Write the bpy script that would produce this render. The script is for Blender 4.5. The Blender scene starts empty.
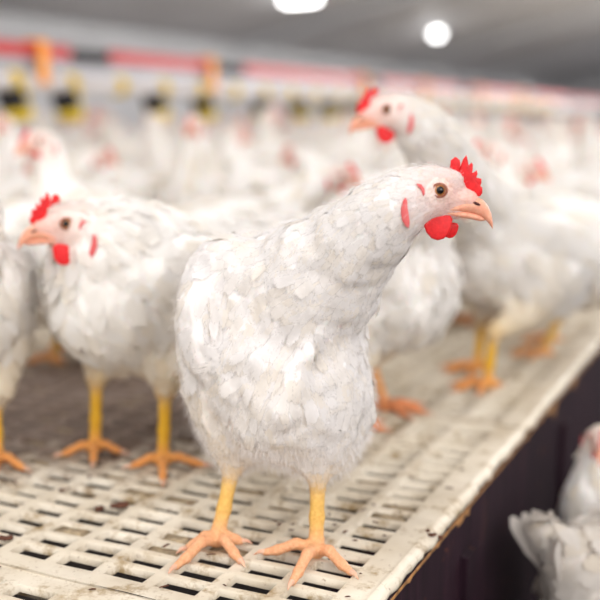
import bpy, math, random
import numpy as np
from mathutils import Vector, Matrix
from mathutils import noise as pnoise
from mathutils.bvhtree import BVHTree

PI = math.pi
S = bpy.context.scene
C = S.collection
rng = np.random.default_rng(7)
random.seed(7)

# ------------------------------------------------------------------ camera, world, lights, exposure
F = 1000.0                       # focal length in pixels of the 600 px frame
H = 0.47                         # camera height above the slats
TH = math.atan(182 / F)          # looking down
cam_d = bpy.data.cameras.new('camera')
cam_d.sensor_width = 36.0
cam_d.lens = 36.0 * F / 600
cam_d.clip_start = 0.02
cam_d.clip_end = 200
cam_d.dof.use_dof = True
cam_d.dof.focus_distance = 1.015
cam_d.dof.aperture_fstop = (cam_d.lens / 1000) / 0.027
cam_d.dof.aperture_blades = 0
cam = bpy.data.objects.new('camera', cam_d)
C.objects.link(cam)
cam.location = (0, 0, H)
cam.rotation_euler = (PI / 2 - TH, 0, 0)
S.camera = cam

S.view_settings.view_transform = 'Standard'
S.view_settings.look = 'None'
S.view_settings.gamma = 1
S.view_settings.use_curve_mapping = False
S.view_settings.exposure = 0.34
S.cycles.transparent_max_bounces = 24
S.cycles.max_bounces = 8

world = bpy.data.worlds.new('world')
S.world = world
world.use_nodes = True
world.node_tree.nodes['Background'].inputs[0].default_value = (1.0, 0.975, 0.955, 1)
world.node_tree.nodes['Background'].inputs[1].default_value = 1.0


def area(name, loc, target, size, size_y, power, col):
    l = bpy.data.lights.new(name, 'AREA')
    l.shape = 'RECTANGLE'
    l.size = size
    l.size_y = size_y
    l.energy = power
    l.color = col
    o = bpy.data.objects.new(name, l)
    C.objects.link(o)
    o.location = loc
    o.rotation_euler = (Vector(target) - Vector(loc)).to_track_quat('-Z', 'Y').to_euler()
    return o


# added area lights with no fixture: fill from behind right and overhead
area('side_fill', (1.5, -1.9, 1.5), (0, 1.1, 0.2), 2.0, 1.6, 46, (1.0, 0.97, 0.94))
area('overhead_fill', (-0.8, 0.7, 2.2), (-0.1, 1.2, 0), 1.8, 1.8, 11, (1.0, 0.97, 0.95))
area('overhead_fill', (-0.6, 5.5, 2.2), (-0.3, 4.8, 0), 4.0, 4.0, 36, (1.0, 0.97, 0.95))
area('overhead_fill', (1.2, 11.0, 2.2), (1.2, 11.0, 0), 5.0, 5.0, 90, (1.0, 0.98, 0.96))

# ------------------------------------------------------------------ frame of the house
VX, VY = 490.0, math.hypot(F, 182)
DL = math.hypot(VX, VY)
D = np.array([VX / DL, VY / DL, 0.0])      # along the house
T = np.array([VY / DL, -VX / DL, 0.0])     # across it, to the right
ROTD = math.atan2(D[1], D[0])


def W(e, d, z=0.0):
    """place given by its distance across (e) and along (d) the house"""
    p = e * T + d * D
    return np.array([p[0], p[1], z])


def P(px, py, Y):
    """the place at forward distance Y that is seen at px, py"""
    u = (px - 300) / F
    v = (py - 300) / F
    y = math.cos(TH) - v * math.sin(TH)
    z = -math.sin(TH) - v * math.cos(TH)
    s = Y / y
    return np.array([u * s, Y, H + z * s])


def G(px, py, z=0.0):
    v = (py - 300) / F
    y = math.cos(TH) - v * math.sin(TH)
    zz = -math.sin(TH) - v * math.cos(TH)
    s = (z - H) / zz
    return np.array([(px - 300) / F * s, y * s, z])


# ------------------------------------------------------------------ object helpers
def tag(o, label=None, cat=None, group=None, kind=None):
    if label: o['label'] = label
    if cat: o['category'] = cat
    if group: o['group'] = group
    if kind: o['kind'] = kind
    return o


def empty(name, loc=(0, 0, 0), rz=0):
    o = bpy.data.objects.new(name, None)
    o.empty_display_size = 0.05
    C.objects.link(o)
    o.location = tuple(loc)
    o.rotation_euler = (0, 0, rz)
    return o


def link(name, me, parent=None, mat=None):
    o = bpy.data.objects.new(name, me)
    C.objects.link(o)
    if parent: o.parent = parent
    if mat and not me.materials: me.materials.append(mat)
    return o


def mesh(name, V, Fc, mat=None, smooth=True, cols=None, uv=None):
    me = bpy.data.meshes.new(name)
    V = np.asarray(V, dtype=np.float32).reshape(-1, 3)
    if isinstance(Fc, np.ndarray):
        n = len(Fc); k = Fc.shape[1]
        me.vertices.add(len(V)); me.vertices.foreach_set('co', V.ravel())
        me.loops.add(n * k); me.loops.foreach_set('vertex_index', Fc.astype(np.int32).ravel())
        me.polygons.add(n); me.polygons.foreach_set('loop_start', np.arange(0, n * k, k, dtype=np.int32))
        me.polygons.foreach_set('loop_total', np.full(n, k, dtype=np.int32))
        me.update(calc_edges=True)
    else:
        me.from_pydata(V.tolist(), [], Fc)
        me.update()
    if smooth: me.polygons.foreach_set('use_smooth', np.ones(len(me.polygons), dtype=bool))
    if cols is not None:
        a = me.color_attributes.new('tint', 'FLOAT_COLOR', 'POINT')
        cc = np.ones((len(V), 4), dtype=np.float32); cols = np.asarray(cols); cc[:, :cols.shape[1]] = cols
        a.data.foreach_set('color', cc.ravel())
    if uv is not None:
        u = me.uv_layers.new(name='UVMap')
        li = np.zeros(len(me.loops), dtype=np.int32); me.loops.foreach_get('vertex_index', li)
        u.data.foreach_set('uv', np.asarray(uv, dtype=np.float32)[li].ravel())
    if mat: me.materials.append(mat)
    return me


class MB:
    def __init__(s): s.v = []; s.f = []

    def add(s, V, Fc):
        n = len(s.v)
        s.v += [tuple(float(c) for c in p) for p in V]
        s.f += [tuple(i + n for i in f) for f in Fc]

    def box(s, c, sx, sy, sz, ax=(1, 0, 0), ay=(0, 1, 0), az=(0, 0, 1), bev=0.0):
        c = np.array(c, float); ax = np.array(ax, float); ay = np.array(ay, float); az = np.array(az, float)
        if bev <= 0:
            V = [c + ax * i * sx / 2 + ay * j * sy / 2 + az * k * sz / 2 for i in (-1, 1) for j in (-1, 1) for k in (-1, 1)]
            Fc = [(0, 1, 3, 2), (4, 6, 7, 5), (0, 4, 5, 1), (2, 3, 7, 6), (0, 2, 6, 4), (1, 5, 7, 3)]
            s.add(V, Fc); return
        # chamfered along every edge
        V = []; idx = {}
        for i in (-1, 1):
            for j in (-1, 1):
                for k in (-1, 1):
                    for q in range(3):
                        h = [sx / 2 - bev, sy / 2 - bev, sz / 2 - bev]
                        h[q] += bev
                        idx[(i, j, k, q)] = len(V)
                        V.append(c + ax * i * h[0] + ay * j * h[1] + az * k * h[2])
        Fc = []
        for q, o1, o2 in ((0, 1, 2), (1, 2, 0), (2, 0, 1)):
            for sg in (-1, 1):
                def key(a, b):
                    t = [0, 0, 0]; t[q] = sg; t[o1] = a; t[o2] = b
                    return idx[(t[0], t[1], t[2], q)]
                f = (key(-1, -1), key(1, -1), key(1, 1), key(-1, 1))
                Fc.append(f if sg > 0 else f[::-1])
        for q, o1, o2 in ((0, 1, 2), (1, 2, 0), (2, 0, 1)):
            for a in (-1, 1):
                for b in (-1, 1):
                    def kk(r, qq):
                        t = [0, 0, 0]; t[q] = r; t[o1] = a; t[o2] = b
                        return idx[(t[0], t[1], t[2], qq)]
                    f = (kk(-1, o1), kk(1, o1), kk(1, o2), kk(-1, o2))
                    Fc.append(f if a * b < 0 else f[::-1])
        for i in (-1, 1):
            for j in (-1, 1):
                for k in (-1, 1):
                    f = (idx[(i, j, k, 0)], idx[(i, j, k, 1)], idx[(i, j, k, 2)])
                    Fc.append(f if i * j * k > 0 else f[::-1])
        s.add(V, Fc)

    def tube(s, pts, rad, n=12, cap=True, flat=1.0, up=(0, 0, 1)):
        pts = [np.array(p, float) for p in pts]
        if not hasattr(rad, '__len__'): rad = [rad] * len(pts)
        V = []; up = np.array(up, float)
        for i, p in enumerate(pts):
            a = pts[max(0, i - 1)]; b = pts[min(len(pts) - 1, i + 1)]
            t = (b - a) / (np.linalg.norm(b - a) + 1e-12)
            x = np.cross(t, up)
            if np.linalg.norm(x) < 1e-3: x = np.cross(t, (1, 0, 0))
            x /= np.linalg.norm(x); y = np.cross(x, t)
            for k in range(n):
                w = 2 * PI * k / n
                V.append(p + rad[i] * (math.cos(w) * x + flat * math.sin(w) * y))
        Fc = []
        for i in range(len(pts) - 1):
            for k in range(n):
                a = i * n + k; b = i * n + (k + 1) % n
                Fc.append((a, a + n, b + n, b))
        if cap:
            Fc.append(tuple(range(n))); Fc.append(tuple((len(pts) - 1) * n + k for k in reversed(range(n))))
        s.add(V, Fc)

    def lathe(s, prof, c=(0, 0, 0), n=24):
        c = np.array(c, float); V = []
        for r, z in prof:
            for k in range(n):
                w = 2 * PI * k / n
                V.append(c + (r * math.cos(w), r * math.sin(w), z))
        Fc = []
        for i in range(len(prof) - 1):
            for k in range(n):
                a = i * n + k; b = i * n + (k + 1) % n
                Fc.append((a, b, b + n, a + n))
        s.add(V, Fc)

    def build(s, name, mat, parent=None, smooth=False):
        return link(name, mesh(name, s.v, s.f, mat, smooth), parent)


# ------------------------------------------------------------------ materials
def mat_new(name):
    m = bpy.data.materials.new(name); m.use_nodes = True
    nt = m.node_tree
    return m, nt, nt.nodes['Principled BSDF'], nt.nodes, nt.links


def noise(nt, scale, detail=4, rough=0.55, vec=None):
    n = nt.nodes.new('ShaderNodeTexNoise')
    n.inputs['Scale'].default_value = scale; n.inputs['Detail'].default_value = detail; n.inputs['Roughness'].default_value = rough
    if vec: nt.links.new(vec, n.inputs['Vector'])
    return n


def ramp(nt, fac, stops):
    r = nt.nodes.new('ShaderNodeValToRGB')
    el = r.color_ramp.elements
    while len(el) < len(stops): el.new(0.5)
    for e, (p, c) in zip(el, stops):
        e.position = p; e.color = (*c, 1) if len(c) == 3 else c
    nt.links.new(fac, r.inputs['Fac'])
    return r


def mixc(nt, fac, a, b, mode='MIX'):
    m = nt.nodes.new('ShaderNodeMix'); m.data_type = 'RGBA'; m.blend_type = mode
    for sock, v in ((m.inputs[0], fac), (m.inputs[6], a), (m.inputs[7], b)):
        if isinstance(v, (int, float)): sock.default_value = v
        elif isinstance(v, tuple): sock.default_value = (*v, 1)
        else: nt.links.new(v, sock)
    return m.outputs[2]


def bump(nt, bsdf, height, strength, dist):
    b = nt.nodes.new('ShaderNodeBump')
    b.inputs['Strength'].default_value = strength; b.inputs['Distance'].default_value = dist
    nt.links.new(height, b.inputs['Height']); nt.links.new(b.outputs[0], bsdf.inputs['Normal'])
    return b


def objcoord(nt):
    t = nt.nodes.new('ShaderNodeTexCoord'); return t.outputs['Object']


def simple(name, col, rough=0.5, metal=0.0, nscale=30, var=0.12, bdist=0.0006, spec=0.5):
    m, nt, b, N, L = mat_new(name)
    n = noise(nt, nscale, 5, 0.6, objcoord(nt))
    dark = tuple(c * (1 - var) for c in col); lite = tuple(min(1, c * (1 + var)) for c in col)
    r = ramp(nt, n.outputs['Fac'], [(0.3, dark), (0.7, lite)])
    L.new(r.outputs[0], b.inputs['Base Color'])
    b.inputs['Roughness'].default_value = rough; b.inputs['Metallic'].default_value = metal
    b.inputs['Specular IOR Level'].default_value = spec
    bump(nt, b, n.outputs['Fac'], 0.4, bdist)
    return m


def skin_mat():
    m, nt, b, N, L = mat_new('hen_skin')
    a = N.new('ShaderNodeAttribute'); a.attribute_name = 'tint'
    oc = objcoord(nt)
    n1 = noise(nt, 260, 3, 0.6, oc)
    v = N.new('ShaderNodeTexVoronoi'); v.inputs['Scale'].default_value = 330
    L.new(oc, v.inputs['Vector'])
    mm = N.new('ShaderNodeMath'); mm.operation = 'MULTIPLY'
    L.new(ramp(nt, n1.outputs['Fac'], [(0.35, (0, 0, 0)), (0.7, (1, 1, 1))]).outputs[0], mm.inputs[0]); L.new(a.outputs['Alpha'], mm.inputs[1])
    c1 = mixc(nt, mm.outputs[0], a.outputs['Color'],
              mixc(nt, 1.0, a.outputs['Color'], (0.86, 0.78, 0.72), 'MULTIPLY'))
    L.new(c1, b.inputs['Base Color'])
    b.inputs['Roughness'].default_value = 0.6
    b.inputs['Specular IOR Level'].default_value = 0.3
    b.inputs['Subsurface Weight'].default_value = 0.15
    b.inputs['Subsurface Radius'].default_value = (1, 0.4, 0.25)
    b.inputs['Subsurface Scale'].default_value = 0.006
    bm = bump(nt, b, v.outputs['Distance'], 0.55, 0.0009)
    L.new(a.outputs['Alpha'], bm.inputs['Strength'])
    return m


def feather_mat(name, alpha):
    m, nt, b, N, L = mat_new(name)
    a = N.new('ShaderNodeAttribute'); a.attribute_name = 'tint'
    uv = N.new('ShaderNodeUVMap')
    sep = N.new('ShaderNodeSeparateXYZ'); L.new(uv.outputs[0], sep.inputs[0])

    def mth(op, x, y=None, clamp=False):
        q = N.new('ShaderNodeMath'); q.operation = op; q.use_clamp = clamp
        for i, v in enumerate((x, y)):
            if v is None: continue
            if isinstance(v, (int, float)): q.inputs[i].default_value = v
            else: L.new(v, q.inputs[i])
        return q.outputs[0]
    s_ = mth('ABSOLUTE', sep.outputs['X'])          # 0 at the shaft .. 1 at the edge
    t_ = mth('FRACT', sep.outputs['Y'])
    barb = mth('SUBTRACT', mth('MULTIPLY', sep.outputs['Y'], 1.0), mth('MULTIPLY', s_, 0.32))
    comb = N.new('ShaderNodeCombineXYZ')
    L.new(mth('MULTIPLY', barb, 26), comb.inputs[0]); L.new(mth('MULTIPLY', s_, 1.3), comb.inputs[1])
    L.new(mth('SIGN', sep.outputs['X']), comb.inputs[2])
    nz = noise(nt, 1.0, 3, 0.6, comb.outputs[0])
    bump(nt, b, nz.outputs['Fac'], 0.5, 0.00022)
    L.new(mixc(nt, ramp(nt, nz.outputs['Fac'], [(0.3, (0.9, 0.88, 0.86)), (0.6, (1, 1, 1))]).outputs[0], (0, 0, 0), a.outputs['Color']), b.inputs['Base Color'])
    L.new(mixc(nt, 1.0, a.outputs['Color'], ramp(nt, nz.outputs['Fac'], [(0.3, (0.965, 0.955, 0.945)), (0.6, (1, 1, 1))]).outputs[0], 'MULTIPLY'), b.inputs['Base Color'])
    b.inputs['Roughness'].default_value = 0.75
    b.inputs['Specular IOR Level'].default_value = 0.15
    b.inputs['Sheen Weight'].default_value = 0.15
    tr = N.new('ShaderNodeBsdfTranslucent'); L.new(a.outputs['Color'], tr.inputs[0])
    mx = N.new('ShaderNodeMixShader'); mx.inputs[0].default_value = 0.24
    L.new(b.outputs[0], mx.inputs[1]); L.new(tr.outputs[0], mx.inputs[2])
    out = N['Material Output']
    if alpha:
        e1 = mth('MULTIPLY', mth('SUBTRACT', s_, 0.15), 1.15, True)
        e2 = mth('MULTIPLY', mth('SUBTRACT', t_, 0.45), 1.8, True)
        e = mth('MAXIMUM', e1, e2)
        al = mth('MULTIPLY', mth('SUBTRACT', mth('ADD', nz.outputs['Fac'], 0.22), e), 11.0, True)
        tp = N.new('ShaderNodeBsdfTransparent')
        m2 = N.new('ShaderNodeMixShader'); L.new(al, m2.inputs[0])
        L.new(tp.outputs[0], m2.inputs[1]); L.new(mx.outputs[0], m2.inputs[2])
        L.new(m2.outputs[0], out.inputs[0])
    else:
        L.new(mx.outputs[0], out.inputs[0])
    return m


def flesh_mat(name, col, dark):
    m, nt, b, N, L = mat_new(name)
    oc = objcoord(nt)
    n = noise(nt, 180, 4, 0.6, oc)
    L.new(ramp(nt, n.outputs['Fac'], [(0.3, dark), (0.65, col)]).outputs[0], b.inputs['Base Color'])
    b.inputs['Roughness'].default_value = 0.5
    b.inputs['Specular IOR Level'].default_value = 0.35
    b.inputs['Subsurface Weight'].default_value = 0.25
    b.inputs['Subsurface Radius'].default_value = (1, 0.15, 0.1)
    b.inputs['Subsurface Scale'].default_value = 0.004
    v = N.new('ShaderNodeTexVoronoi'); v.inputs['Scale'].default_value = 700; L.new(oc, v.inputs['Vector'])
    bump(nt, b, v.outputs['Distance'], 0.4, 0.0005)
    return m


M = {}
M['skin'] = skin_mat()
M['feather'] = feather_mat('white_feather_soft', True)
M['feather2'] = feather_mat('white_feather', False)
M['comb'] = flesh_mat('red_comb', (0.80, 0.018, 0.022), (0.62, 0.010, 0.014))
M['lobe'] = flesh_mat('pink_lobe', (0.78, 0.17, 0.17), (0.70, 0.10, 0.11))
M['beak'] = flesh_mat('horn_beak', (0.87, 0.45, 0.31), (0.76, 0.32, 0.21))
M['claw'] = flesh_mat('claw_horn', (0.80, 0.50, 0.36), (0.66, 0.38, 0.26))
M['lid'] = flesh_mat('eyelid', (0.40, 0.16, 0.10), (0.28, 0.10, 0.06))
m, nt, b, N, L = mat_new('eye_iris'); M['iris'] = m
b.inputs['Base Color'].default_value = (0.50, 0.20, 0.06, 1); b.inputs['Roughness'].default_value = 0.08
b.inputs['Coat Weight'].default_value = 1
m, nt, b, N, L = mat_new('eye_pupil'); M['pupil'] = m
b.inputs['Base Color'].default_value = (0.004, 0.003, 0.003, 1); b.inputs['Roughness'].default_value = 0.04
m, nt, b, N, L = mat_new('nostril_dark'); M['nostril'] = m
b.inputs['Base Color'].default_value = (0.07, 0.015, 0.012, 1); b.inputs['Roughness'].default_value = 0.7


def slat_mat():
    m, nt, b, N, L = mat_new('dirty_white_plastic')
    oc = objcoord(nt)
    geo = N.new('ShaderNodeNewGeometry')
    base = noise(nt, 9, 4, 0.6, oc)
    fine = noise(nt, 140, 5, 0.7, oc)
    blot = noise(nt, 24, 6, 0.7, oc)
    c = ramp(nt, base.outputs['Fac'], [(0.3, (0.62, 0.53, 0.40)), (0.7, (0.86, 0.785, 0.66))]).outputs[0]
    c = mixc(nt, ramp(nt, blot.outputs['Fac'], [(0.53, (0, 0, 0)), (0.66, (1, 1, 1))]).outputs[0], c, (0.38, 0.27, 0.14))
    c = mixc(nt, ramp(nt, fine.outputs['Fac'], [(0.60, (0, 0, 0)), (0.74, (0.8, 0.8, 0.8))]).outputs[0], c, (0.26, 0.15, 0.08))
    # ragged dark brown patch on the slats behind the left hen
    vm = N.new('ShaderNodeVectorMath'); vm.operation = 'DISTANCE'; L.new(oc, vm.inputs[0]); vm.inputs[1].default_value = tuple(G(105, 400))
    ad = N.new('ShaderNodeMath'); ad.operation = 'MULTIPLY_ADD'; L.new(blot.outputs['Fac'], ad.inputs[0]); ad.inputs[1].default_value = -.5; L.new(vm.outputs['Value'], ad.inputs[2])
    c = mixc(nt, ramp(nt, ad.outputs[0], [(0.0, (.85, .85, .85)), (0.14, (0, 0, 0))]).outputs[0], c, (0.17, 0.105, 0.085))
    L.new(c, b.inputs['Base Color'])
    b.inputs['Roughness'].default_value = 0.55
    bump(nt, b, fine.outputs['Fac'], 0.5, 0.0012)
    return m


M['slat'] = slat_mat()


def board_mat():
    m, nt, b, N, L = mat_new('dark_stained_board')
    oc = objcoord(nt)
    mp = N.new('ShaderNodeMapping'); L.new(oc, mp.inputs[0]); mp.inputs['Scale'].default_value = (1.6, 1.6, 0.12)
    g = noise(nt, 30, 6, 0.65, mp.outputs[0])
    n2 = noise(nt, 14, 4, 0.6, oc)
    c = ramp(nt, g.outputs['Fac'], [(0.3, (0.008, 0.004, 0.007)), (0.62, (0.026, 0.010, 0.018)), (0.8, (0.05, 0.022, 0.02))]).outputs[0]
    c = mixc(nt, ramp(nt, n2.outputs['Fac'], [(0.62, (0, 0, 0)), (0.78, (0.6, 0.6, 0.6))]).outputs[0], c, (0.10, 0.035, 0.03))
    n3 = noise(nt, 42, 3, 0.6, oc)
    c = mixc(nt, ramp(nt, n3.outputs['Fac'], [(0.68, (0, 0, 0)), (0.76, (0.8, 0.8, 0.8))]).outputs[0], c, (0.22, 0.07, 0.03))
    L.new(c, b.inputs['Base Color']); b.inputs['Roughness'].default_value = 0.7
    bump(nt, b, g.outputs['Fac'], 0.4, 0.002)
    b.inputs['Specular IOR Level'].default_value = 0.12
    return m


M['board'] = board_mat()


def litter_mat():
    m, nt, b, N, L = mat_new('litter')
    oc = objcoord(nt)
    n1 = noise(nt, 60, 8, 0.75, oc); n2 = noise(nt, 5, 4, 0.6, oc)
    c = ramp(nt, n1.outputs['Fac'], [(0.3, (0.05, 0.035, 0.03)), (0.6, (0.17, 0.13, 0.11)), (0.8, (0.32, 0.26, 0.2))]).outputs[0]
    c = mixc(nt, n2.outputs['Fac'], c, (0.10, 0.09, 0.10))
    L.new(c, b.inputs['Base Color']); b.inputs['Roughness'].default_value = 0.95
    bump(nt, b, n1.outputs['Fac'], 0.8, 0.02)
    return m


M['litter'] = litter_mat()
M['wall'] = simple('pale_grey_panel', (0.62, 0.62, 0.64), 0.7, nscale=1.5, var=0.08)
M['ceiling'] = simple('grey_ceiling', (0.60, 0.59, 0.60), 0.6, nscale=0.8, var=0.10)
M['beam'] = simple('pale_beam', (0.55, 0.56, 0.58), 0.5, nscale=2, var=0.08)
M['white_pipe'] = simple('white_pvc', (0.80, 0.76, 0.76), 0.35, nscale=12, var=0.05)
M['yellow'] = simple('yellow_plastic', (0.80, 0.56, 0.02), 0.4, nscale=20, var=0.10)
M['orange'] = simple('orange_plastic', (0.95, 0.33, 0.01), 0.4, nscale=20, var=0.08)
M['red'] = simple('red_plastic', (0.55, 0.022, 0.025), 0.4, nscale=20, var=0.10)
M['steel'] = simple('grey_galvanised', (0.36, 0.35, 0.37), 0.45, 0.5, nscale=25, var=0.12)
M['dark'] = simple('dark_feed', (0.012, 0.010, 0.013), 0.8, nscale=60, var=0.3)
M['dung'] = simple('brown_dropping', (0.10, 0.035, 0.018), 0.85, nscale=200, var=0.4, bdist=0.002)
M['cream'] = simple('cream_plastic', (0.78, 0.71, 0.62), 0.5, nscale=30, var=0.1)
m, nt, b, N, L = mat_new('lamp_glow'); M['lamp'] = m
b.inputs['Emission Color'].default_value = (1, 0.99, 0.98, 1); b.inputs['Emission Strength'].default_value = 9.0

m, nt, b, N, L = mat_new('dim_lamp_glow'); M['lamp_dim'] = m
b.inputs['Emission Color'].default_value = (1, 0.99, 0.98, 1); b.inputs['Emission Strength'].default_value = 0.55
M['caked'] = simple('caked_litter', (0.40, 0.31, 0.20), 0.9, nscale=120, var=0.45, bdist=0.003)

# ------------------------------------------------------------------ setting
def quad_slab(name, pts_bottom, thick, mat, kind='structure'):
    n = len(pts_bottom)
    V = [tuple(p) for p in pts_bottom] + [(p[0], p[1], p[2] + thick) for p in pts_bottom]
    Fc = [tuple(reversed(range(n))), tuple(range(n, 2 * n))] + [(i, (i + 1) % n, (i + 1) % n + n, i + n) for i in range(n)]
    return tag(link(name, mesh(name, V, Fc, mat, False)), kind=kind)


FL = -0.37                       # litter floor below the platform
EL, ER, D0, D1 = -9.0, 7.0, -4.0, 46.0
quad_slab('floor', [W(EL, D0, FL - .06), W(ER, D0, FL - .06), W(ER, D1, FL - .06), W(EL, D1, FL - .06)], 0.06, M['litter'])
# side wall with its pale top rail
mb = MB()
mb.box(W(EL - .06, (D0 + D1) / 2, (FL + 1.75) / 2), D1 - D0, .12, 1.75 - FL, D, T)
tag(mb.build('wall_left', M['wall']), kind='structure')
mb = MB(); mb.box(W(EL + .06, (D0 + D1) / 2, 1.62), D1 - D0, .12, .26, D, T)
tag(mb.build('trim_1', M['beam']), kind='structure')
mb = MB(); mb.box(W((EL + ER) / 2, D1 + .06, 1.6), .12, ER - EL, 4.3, D, T)
tag(mb.build('wall_back', M['wall']), kind='structure')
mb = MB()
for e0, z0, e1, z1 in ((EL - .1, 1.75, -1.0, 3.6), (-1.0, 3.6, ER, 1.77)):
    V = [W(e0, 1.0, z0), W(e1, 1.0, z1), W(e1, D1 + .1, z1), W(e0, D1 + .1, z0)]
    V += [v + np.array([0, 0, .08]) for v in V]
    mb.add(V, [(0, 3, 2, 1), (4, 5, 6, 7), (0, 1, 5, 4), (1, 2, 6, 5), (2, 3, 7, 6), (3, 0, 4, 7)])
tag(mb.build('ceiling', M['ceiling']), kind='structure')
for i, dd in enumerate((16, 24, 32, 40)):
    mb = MB(); mb.box(W(-5.0, dd, 2.60), .10, 8.0, .12, D, (T * .975 + np.array([0, 0, .222])), np.array([0, 0, .975]) - T * .222)
    tag(mb.build('trim_%d' % (i + 2), M['beam']), kind='structure')

EDGE = -0.336


def slat_panel(e0, e1, d0, d1, pe=.063, pd=.0335, bar=.0130, bard=.0068, rim=.022, rim_r=.03):
    """one moulded slat panel: bars both ways, top faces with chamfered openings, z=0 on top"""
    V = []; Fc = []
    hT, hB = 0.0, -0.0092
    ne = max(1, round((e1 - e0 - rim - rim_r) / pe)); nd = max(1, round((d1 - d0 - 2 * rim) / pd))
    pe = (e1 - e0 - rim - rim_r) / ne; pd = (d1 - d0 - 2 * rim) / nd
    ge = [e0]; gd = [d0]
    for i in range(ne): ge += [e0 + rim + i * pe + bar / 2, e0 + rim + (i + 1) * pe - bar / 2]
    for i in range(nd): gd += [d0 + rim + i * pd + bard / 2, d0 + rim + (i + 1) * pd - bard / 2]
    ge.append(e1); gd.append(d1)
    ge = np.array(ge); gd = np.array(gd)
    NE, ND = len(ge), len(gd)
    E, Dm = np.meshgrid(ge, gd, indexing='ij')
    wob = lambda a, b: 0.0010 * np.sin(a * 31 + b * 17) + 0.0007 * np.sin(b * 53 - a * 11)
    top = np.stack([E, Dm, hT + wob(E, Dm)], -1).reshape(-1, 3)
    idx = lambda i, j: i * ND + j
    V = [top]; nV = len(top)
    quads = []
    for i in range(NE - 1):
        for j in range(ND - 1):
            hole = (i % 2 == 1) and (j % 2 == 1)
            if not hole:
                quads.append((idx(i, j), idx(i + 1, j), idx(i + 1, j + 1), idx(i, j + 1)))
            else:
                a, b_, c, d = ge[i], ge[i + 1], gd[j], gd[j + 1]
                ch = .0012; z = float(hT + wob(a, c))
                ring1 = np.array([(a, c, z), (b_, c, z), (b_, d, z), (a, d, z)])
                ring2 = ring1 + np.array([(ch, ch, -.0012), (-ch, ch, -.0012), (-ch, -ch, -.0012), (ch, -ch, -.0012)])
                ring3 = ring1 + np.array([(ch, ch, 0), (-ch, ch, 0), (-ch, -ch, 0), (ch, -ch, 0)]); ring3[:, 2] = hB
                V.append(np.vstack([ring2, ring3]))
                r1 = [idx(i, j), idx(i + 1, j), idx(i + 1, j + 1), idx(i, j + 1)]
                r2 = [nV + k for k in range(4)]; r3 = [nV + 4 + k for k in range(4)]
                nV += 8
                for k in range(4):
                    q = (k + 1) % 4
                    quads.append((r1[k], r1[q], r2[q], r2[k])); quads.append((r2[k], r2[q], r3[q], r3[k]))
    # outer skirt
    sk = np.array([(e0, d0, hT), (e1, d0, hT), (e1, d1, hT), (e0, d1, hT), (e0, d0, -.03), (e1, d0, -.03), (e1, d1, -.03), (e0, d1, -.03)])
    V.append(sk)
    for k in range(4):
        q = (k + 1) % 4
        quads.append((nV + k, nV + 4 + k, nV + 4 + q, nV + q))
    V = np.vstack(V)
    Wp = V[:, :1] * T[None, :] + V[:, 1:2] * D[None, :]
    Wp[:, 2] = V[:, 2]
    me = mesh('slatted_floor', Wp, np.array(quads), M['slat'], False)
    return me


PD = .713
d_starts = [0.766 - PD + i * PD for i in range(0, 13)]
e_ends = [EDGE - i * 1.26 for i in range(4)]
n_p = 0
for i, ds in enumerate(d_starts):
    for j, ee in enumerate(e_ends):
        c = W(ee - .63, ds + PD / 2)
        if c[1] < -.2: continue
        big = i > 7
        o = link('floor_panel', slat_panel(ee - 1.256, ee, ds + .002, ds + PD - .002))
        tag(o, kind='structure')
# joists and far plain deck
mb = MB()
for j in range(5):
    mb.box(W(EDGE - .05 - j * 1.2, 4.7, -.075), 9.4, .04, .09, D, T)
tag(mb.build('trim_6', M['board']), kind='structure')
mb = MB(); mb.box(W(EDGE - 2.52, 9.345 + 9, -.02), 18, 5.04, .04, D, T)
tag(mb.build('floor_panel', M['slat']), kind='structure')
# dark board that closes the front of the platform, with the worn cream lip on top
mb = MB()
mb.box(W(EDGE + .0045, 12.0, (-.012 + FL) / 2), 26, .007, -.012 - FL, D, T)
for k in range(14):
    mb.box(W(EDGE + .0125, .55 + k * .62, (-.06 + FL) / 2), .055, .009, -.06 - FL - .02, D, T)
tag(mb.build('wall_right', M['board']), kind='structure')
# uneven cream lip
LN = 420
V = []; Fc = []
for i in range(LN):
    d = i * .010 if i < 300 else 3.0 + (i - 300) * .08
    w = -.006 + .004 * pnoise.noise((d * 14, 0, 0)) + .004 * pnoise.noise((d * 45, 3, 0))
    h_ = .012 * pnoise.noise((d * 11, 7, 0)) + .010 * pnoise.noise((d * 40, 9, 0))
    for (e, z) in ((-.004, .0015), (.006 + w, .001), (.013 + w, -.005), (.012 + w, -.013 + h_ * .6), (.001, -.0145)):
        V.append(W(EDGE + e, d, z))
    if i:
        for k in range(4): Fc.append(((i - 1) * 5 + k, i * 5 + k, i * 5 + k + 1, (i - 1) * 5 + k + 1))
tag(link('trim_7', mesh('trim_7', V, Fc, M['slat'], True)), kind='structure')

M['rust'] = simple('rusty_grime', (0.34, 0.16, 0.05), 0.85, nscale=70, var=0.55, bdist=0.002)
V = []; Fc = []
for i in range(700):
    d = .5 + i * .006
    h_ = .045 * max(0, pnoise.noise((d * 11, 1, 0)) - .08) + .016 * pnoise.noise((d * 50, 5, 0)) - .003
    for (e, z) in ((.0086, -.011), (.0096, -.014), (.0084, -.015 - max(h_, .001))): V.append(W(EDGE + e, d, z))
    if i:
        for k in range(2): Fc.append(((i - 1) * 3 + k, i * 3 + k, i * 3 + k + 1, (i - 1) * 3 + k + 1))
tag(link('trim_8', mesh('trim_8', V, Fc, M['rust'], True)), kind='structure')

# ------------------------------------------------------------------ implicit hens
def nrm(v):
    v = np.asarray(v, float); return v / (np.linalg.norm(v) + 1e-12)


def rot(ax, ang):
    return np.array(Matrix.Rotation(ang, 3, Vector(ax)))


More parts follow.
